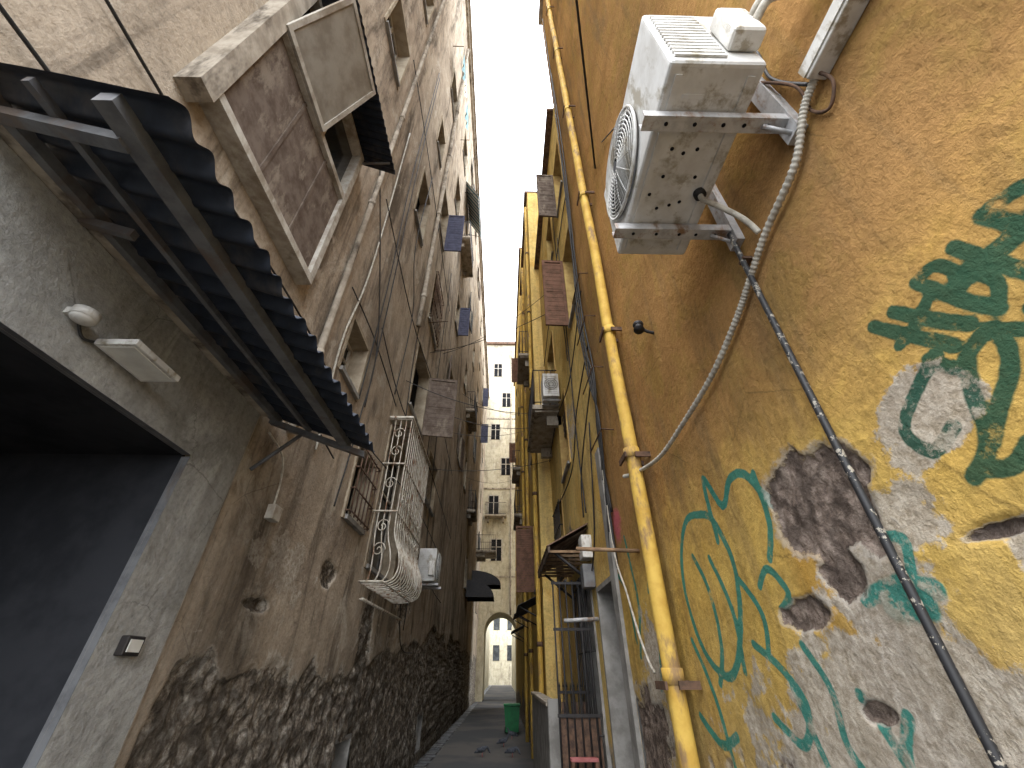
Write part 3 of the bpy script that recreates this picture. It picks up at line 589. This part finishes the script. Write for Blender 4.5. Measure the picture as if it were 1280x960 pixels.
# meter boxes on the far side of the stone jamb
mb=MB(); mb.box((.97,5.28,2.75),(XR,5.52,3.02),'whitep',bev=.01); mb.box((.96,5.3,2.42),(XR,5.5,2.68),'steel',bev=.01); mb.obj("electric_meter_box")
mb=MB(); mb.tube([(1.1,3.45,2.4),(.59,3.47,2.42)],.016,'wood',8); mb.obj("wooden_rod")
mb=MB(); mb.tube([(1.1,5.38,2.1),(.70,5.36,2.08)],.022,'galv',8); mb.obj("steel_rod")
mb=MB(); mb.tube(spline([(1.1,2.23,3.66),(1.04,2.23,3.68),(1.0,2.22,3.72)],5),.012,'black',8); mb.ell((.99,2.22,3.73),(.04,.04,.03),'black'); mb.tube([(.99,2.22,3.73),(.98,2.2,3.66)],.03,'black',12,rad=[.02,.04]); mb.obj("wall_spotlight")
mb=MB(); mb.box((.56,6.4,0),(.68,9.6,1.25),'stone',bev=.01); mb.box((.54,6.38,1.252),(.7,9.62,1.3),'concrete',bev=.008); mb.box((.56,6.3,0),(.7,6.38,1.33),'stone',bev=.01); mb.obj("stone_parapet")
mb=MB()
for z in (.15,.8,1.38): mb.box((.7,6.30,z),(1.09,6.33,z+.03),'black')
for i in range(9): 
    x=.715+.045*i; mb.tube([(x,6.315,.1),(x,6.315,1.45)],.008,'black',6); mb.tube([(x,6.315,1.45),(x,6.315,1.5)],.01,'black',6,rad=[.012,.002])
for i in range(3): mb.box((.73+.12*i,6.335,.2),(.81+.12*i,6.35,1.3),'rust')
mb.obj("iron_gate")
mb=MB()
for x in (.62,.70,.78,.86,.94,1.02): mb.tube([(x,5.63,.3),(x,5.63,2.55)],.011,'black',6)
for z in (.35,1.2,2.0,2.5): mb.box((.6,5.62,z),(1.08,5.64,z+.03),'black')
mb.box((.62,5.645,.35),(1.06,5.655,1.2),'rust')
mb.obj("iron_door_leaf")
mb=MB(); mb.box((.70,5.6-.1,.86),(.98,5.9-.3,.89),'pink',bev=.008)
for x in (.72,.96):
    for y in (5.52,5.58): mb.box((x-.015,y-.015,0),(x+.015,y+.015,.86),'redwood')
for k in range(3): mb.box((.71,5.5,.25+.2*k),(.96,5.515,.27+.2*k),'redwood')
mb.obj("small_pink_table")
mb=MB()
x,y=.32,16.9
mb.add([(x-.2,y-.2,.06),(x+.2,y-.2,.06),(x+.2,y+.2,.06),(x-.2,y+.2,.06),(x-.25,y-.25,.7),(x+.25,y-.25,.7),(x+.25,y+.25,.7),(x-.25,y+.25,.7)],[(0,3,2,1),(0,1,5,4),(1,2,6,5),(2,3,7,6),(3,0,4,7)],'green')
mb.box((x-.27,y-.27,.7),(x+.27,y+.27,.76),'green',bev=.02); mb.tube([(x-.22,y-.27,.72),(x+.22,y-.27,.72)],.018,'green')
for q in (-1,1): mb.tube([(x+q*.2-.03,y+.2,.08),(x+q*.2+.03,y+.2,.08)],.08,'rubber',12)
mb.obj("green_wheelie_bin")
def far(name,X,s,y0,y1,h,mat,ops,seed,depth=11):
    e=empty(name)
    def ff(Y,Z):
        ex=np.clip(.5+(.7+fbm(Y*.8,Z*.8,seed,4)*1.2-Z)*1.2,0,1); return fbm(Y*.7,Z*.6,seed,3)*.04,(ex,blob(Y,Z,((y0+y1)/2,h*.4),(1.5,1.2),seed+4,.6)*.7,0*Y),(0*Y,0*Y,0*Y)
    wall("facade_wall",X,s,[(y0,y1,.2)],[(0,h,.25)],[o for o,k in ops],ff,mat,e)
    mb=MB()
    for o,k in ops: window(mb,X,s,o,**k)
    mb.obj("windows",e); mb=MB()
    mb.box((X-s*.36,y0+.01,0),(X-s*depth,y1-.01,h-.1),mat); mb.box((X+s*.12,y0,h-.1),(X-s*depth,y1,h+.05),'tile')
    mb.box((X-s*.005,y0-.01,0),(X-s*.36,y0+.005,h-.1),mat); mb.box((X-s*.005,y1-.005,0),(X-s*.36,y1+.01,h-.1),mat)
    mb.obj("core_and_roof",e); return e
def grid(y0,y1,n,zs_,rev,hh=1.6,seed=1):
    rr=random.Random(seed); L=[]
    for i in range(n):
        yc=y0+(y1-y0)*(i+.5)/n
        for z in zs_:
            kw=dict(rev=rev,style=rr.choice(['glass','dark','dark'])); q=rr.random()
            if q<.12: kw.update(shut=(None,92),shmat='redwood')
            elif q<.4: kw.update(blind=rr.uniform(.3,.9),shmat='brownwood')
            L.append(((yc-.45,yc+.45,z,z+hh),kw))
    return L
E2=far("apartment_building",XF,-1,9.22,14.9,18,'ochre',grid(9.3,14.7,2,(3.2,6.6,10.2,13.8),'revealy',seed=2),91)
E3=far("apartment_building",XF,-1,14.92,29,22,'ochre',grid(15.2,28.6,4,(3.2,6.8,10.4,14,17.6),'revealy',seed=3),92)
mb=MB(); balcony(mb,XF,-1,10.0,11.6,9.9,.4); balcony(mb,XF,-1,16,18,6.7,.4); balcony(mb,XF,-1,19.5,21.5,10.2,.4); mb.obj("balcony",E2)
for k,(x,y) in enumerate(((.72,9.35),(.72,12.4),(.72,15.1))):
    mb=MB(); mb.tube([(x,y,z) for z in range(0,18)],.05,'yellowpipe',12); 
    for z in (2,5,8,11,14): mb.tube([(x,y,z),(x,y,z+.08)],.062,'rust',12)
    mb.obj("yellow_drainpipe")
for y_,z_ in ((9.6,2.95),(12.6,3.1),(17,3.0)):
    mb=MB(); mb.sheet(lambda u,v:(XF-.5*v,y_+1.6*u,z_-.22*v+.012*math.sin(u*60)),60,2,'slate'); mb.tube([(XF,y_+.1,z_-.45),(XF-.45,y_+.1,z_-.23)],.015,'black'); mb.tube([(XF,y_+1.5,z_-.45),(XF-.45,y_+1.5,z_-.23)],.015,'black'); mb.obj("door_canopy")
# end building with passage
EB=empty("apartment_building_over_passage")
mb=MB(); Y0=34
mb.box((-2.2,Y0,0),(-1.35,Y0+4,5.2),'pale'); mb.box((1.0,Y0,0),(8,Y0+4,5.2),'pale'); mb.box((-2.2,Y0,5.2),(8,Y0+4,31),'pale')
cx,r=-.175,1.175
arc=[(cx+r*math.cos(math.pi*k/16),4.0+r*math.sin(math.pi*k/16)) for k in range(17)]
for k in range(16):
    (xa,za),(xb,zb)=arc[k],arc[k+1]
    vs=[(xa,Y0+.01,za),(xb,Y0+.01,zb),(xb,Y0+.01,5.21),(xa,Y0+.01,5.21),(xa,Y0+3.99,za),(xb,Y0+3.99,zb),(xb,Y0+3.99,5.21),(xa,Y0+3.99,5.21)]
    mb.add(vs,[(0,1,2,3),(5,4,7,6),(0,4,5,1)],'pale')
mb.box((-2.2,Y0-.25,30.9),(8,Y0+4,31.2),'tile')
for z in (8.0,15,22): mb.box((-2.1,Y0-.05,z-.5),(4,Y0-.002,z-.38),'concrete')
mb.tube([(.55,Y0-.1,z) for z in range(5,31)],.07,'concrete',8)
mb.obj("facade_wall",EB)
mb=MB()
for z,xs_ in ((8.7,(-.6,)),(12.3,(-.9,)),(15.8,(.1,)),(19.3,(-.9,2.6)),(22.9,(.1,)),(26.6,(-.8,))):
    for xc in xs_:
        mb.box((xc-.4,Y0-.03,z),(xc+.4,Y0-.004,z+1.6),'dark')
        for a,b in (((xc-.48,z-.08),(xc-.4,z+1.68)),((xc+.4,z-.08),(xc+.48,z+1.68)),((xc-.4,z+1.6),(xc+.4,z+1.68)),((xc-.03,z),(xc+.03,z+1.6))): mb.box((a[0],Y0-.07,a[1]),(b[0],Y0-.005,b[1]),'frame')
        mb.box((xc-.4,Y0-.05,z+1.0),(xc-.03,Y0-.031,z+1.05),'frame'); mb.box((xc+.03,Y0-.05,z+1.0),(xc+.4,Y0-.031,z+1.05),'frame')
for z,xa,xb in ((12.1,-1.6,.2),):
    mb.box((xa,Y0-.8,z-.12),(xb,Y0-.01,z),'concrete')
    for zz in (z+.08,z+1.0): mb.tube([(xa+.05,Y0-.02,zz),(xa+.05,Y0-.76,zz),(xb-.05,Y0-.76,zz),(xb-.05,Y0-.02,zz)],.02,'black',5)
    for i in range(20): xx=xa+.05+(xb-xa-.1)*i/19; mb.tube([(xx,Y0-.76,z),(xx,Y0-.76,z+1)],.012,'black',4)
    for xx in (xa+.2,xb-.35): mb.box((xx,Y0-.5,z-.5),(xx+.15,Y0-.01,z-.123),'concrete')
mb.obj("windows_and_balconies",EB)
# curved shop awnings fixed to the left facade near the end of the alley
for (x1_,zz,ya,yb) in ((-.15,5.7,25.2,26.6),(-.45,4.6,21.6,23.0)):
    mb=MB(); wd=x1_-XL
    def f(u,v):
        an=math.pi*.5*v; return (XL+wd*math.sin(an),ya+(yb-ya)*u,zz-.1+.75*math.cos(an))
    mb.sheet(f,6,14,'black')
    for uu in (0,1): mb.add([f(uu,j/14) for j in range(15)]+[(XL,ya+(yb-ya)*uu,zz-.1)],[tuple(range(16))],'black')
    for yy in (ya,yb): mb.tube([(XL,yy,zz-.1),(x1_,yy,zz-.1)],.02,'black',6)
    mb.obj("barrel_awning")
mb=MB(); mb.box((-9,38.2,0),(-1.9,70,9),'pale'); mb.box((1.3,38.2,0),(9,70,7),'pale'); mb.box((-9,75,0),(12,80,12),'pale')
for x in (-1,1.2): mb.box((x-.5,74.95,3),(x+.5,74.99,5),'glass'); mb.box((x-.5,74.95,7),(x+.5,74.99,9),'glass')
mb.obj("distant_houses")
# ------------------------------------------------------------------ left wall pipes, cables
obj1("drainpipe",lambda m:[m.tube([(XL+.05,2.97,z*.8) for z in range(4,30)],.035,'concrete',10)]+[m.tube([(XL+.05,2.97,z),(XL+.05,2.97,z+.07)],.045,'concrete',10) for z in (4,6.5,9,12,15,18)])
obj1("drainpipe",lambda m:[m.tube([(XL+.06,5.95,z*.8) for z in range(9,30)],.05,'concrete',10)]+[m.tube([(XL+.06,5.95,z),(XL+.06,5.95,z+.07)],.065,'concrete',10) for z in (8,11,14,17,20)])
def cabs(m):
    for p in ([(-.8,3.5),(1.5,3.46),(2.8,3.52),(3.9,3.4)],[(-.8,4.05),(.9,4.0),(2.6,4.08),(4.4,3.95),(8,4.3),(12,4.2)],[(2.6,7.6),(4.2,5.4),(4.3,4.1),(4.2,3.0)],[(3.9,14),(3.95,9),(4.1,6.5),(4.15,4.3)],[(3.3,7.2),(5.6,7.0),(8.5,7.3),(13,7)],[(2.7,10.8),(5,10.9),(9,10.7)],[(8.6,12),(8.5,7),(8.6,3.5),(8.4,2.2)],[(6.2,11),(6.1,7),(6.3,5)],[(4.0,14),(4.1,9),(4.3,6.5),(4.35,4.3)],[(4.3,5.6),(6,5.3),(9,5.5),(14,5.2)],[(9.3,8),(9.6,4.5),(10.4,3.4),(13,3.2)],[(7.7,3.0),(8.3,2.0),(9.5,1.9)],[(5.0,11),(4.9,8.3),(5.5,7.1),(5.4,5.2)],[(3.2,5.2),(4.2,5.25),(5.6,5.1)]):
        m.tube(spline([(XL+.03+.015*random.random(),a,b) for a,b in p],10),.009,'rubber',5)
    m.tube(spline([(XL+.03,a,b) for a,b in ((3.4,9.5),(3.5,6),(3.35,4.5),(3.5,3.3))],10),.012,'cabwhite',6)
obj1("facade_cables",cabs)
def lines_(m):
    for a,b,d in (((XL,6.0,5.9),(XR,7.4,6.1),.25),((XL,8.5,6.9),(XR,8.8,6.6),.3),((XL,9,9),(XR,6.8,9.3),.3),((XL,12,8.1),(XF,12.5,8.5),.2),((XL,8.5,5.3),(XR,8.9,5.7),.15),((XL,14,11),(XF,15,10.6),.25),((XL,18,9),(XF,18.4,9.2),.3),((XL,7.5,7.8),(XR,5.3,7.2),.2)):
        m.tube(sag(a,b,d),.007,'rubber',5)
obj1("overhead_wires",lines_)
obj1("overhead_cable",lambda m:m.tube(sag((.1,-.6,6.3),(XR,2.6,6.8),.1),.012,'rubber',6))
mb=MB(); balcony(mb,XL,1,9.3,11.2,15.0,.4); balcony(mb,XL,1,15.8,17.8,11.4,.4); balcony(mb,XL,1,19.5,21.2,8.0,.4); balcony(mb,XL,1,27.5,29.4,8.0,1.3); mb.obj("balconies",LB)
def rack(m):
    for y in (6.9,7.9): m.tube([(XL,y,8.2),(XL+.45,y,8.25)],.01,'rust',5)
    for k in range(4): m.tube([(XL+.12+.1*k,6.8,8.24),(XL+.12+.1*k,8.0,8.24)],.004,'cabwhite',4)
obj1("drying_rack",rack)
def striped(m): m.sheet(lambda u,v:(XL+.6*v,9.3+2*u,18.9-1.1*v+.02*math.sin(u*30)),40,6,'stripe'); m.sheet(lambda u,v:(XL+.6,9.3+2*u,17.8-.3*v),40,2,'stripe'); m.tube([(XL,9.3,18),(XL+.6,9.3,17.8)],.012,'black',5); m.tube([(XL,11.3,18),(XL+.6,11.3,17.8)],.012,'black',5)
obj1("striped_awning",striped)
def laundry(m):
    m.tube([(XL+.35,4.4,17.9),(XL+.35,7.2,17.9)],.006,'cabwhite',4)
    for y0,wd,h,c in ((4.6,.5,.8,'cloth'),(5.25,.4,.5,'lampgl'),(5.9,.6,.9,'cloth')):
        m.sheet(lambda u,v:(XL+.35+.04*math.sin(u*14)*v,y0+wd*u,17.9-h*v),14,6,c)
    for y in (4.4,7.2): m.tube([(XL,y,17.9),(XL+.35,y,17.9)],.012,'rust',5)
obj1("laundry_line",laundry)
# ------------------------------------------------------------------ ground
mb=MB(); mb.sheet(lambda u,v:(-900+1800*u,-900+1800*v,-.004),8,8,'ground'); mb.obj("ground")
mb=MB(); mb.sheet(lambda u,v:(-2.1+4*u,-6+84*v,0.004-.02*math.cos((u-.5)*3)+.02*math.cos(1.5)),14,200,'paving'); mb.obj("alley_paving")
def pigeon(x,y,rot,peck=False):
    m=MB(); R=Matrix.Rotation(rot,3,'Z'); T=lambda p:tuple(R@Vector(p)+Vector((x,y,-.012)))
    body=[(-.19,.0,.085),(-.14,0,.10),(-.08,0,.12),(0,0,.135),(.06,0,.15),(.095,0,.175)]; rad=[.012,.026,.045,.056,.048,.03]
    neck=[(.11,0,.205),(.12,0,.235),(.135,0,.255),(.155,0,.255)] if not peck else [(.13,0,.16),(.16,0,.12),(.175,0,.09),(.185,0,.07)]
    m.tube([T(p) for p in body+neck],.03,'pigeon',12,rad=rad+[.024,.022,.02,.008])
    tip=neck[-1]; m.tube([T(tip),T((tip[0]+.025,0,tip[2]-.006))],.004,'black',5,rad=[.006,.002])
    for q in (-1,1):
        m.ell(T((-.03,q*.042,.13)),(.1,.016,.035),'pigeon',rot=R@Matrix.Rotation(.15,3,'Y'))
        m.tube([T((.01,q*.025,.09)),T((.0,q*.025,.045)),T((.012,q*.025,.0)),T((.04,q*.025,-.002))],.005,'pink',5)
    m.obj("pigeon")
for a in ((-.45,12.7,.3,True),(.30,15.7,2.9,False),(.05,14.2,.2,False),(.25,12.6,-.3,True)): pigeon(*a)
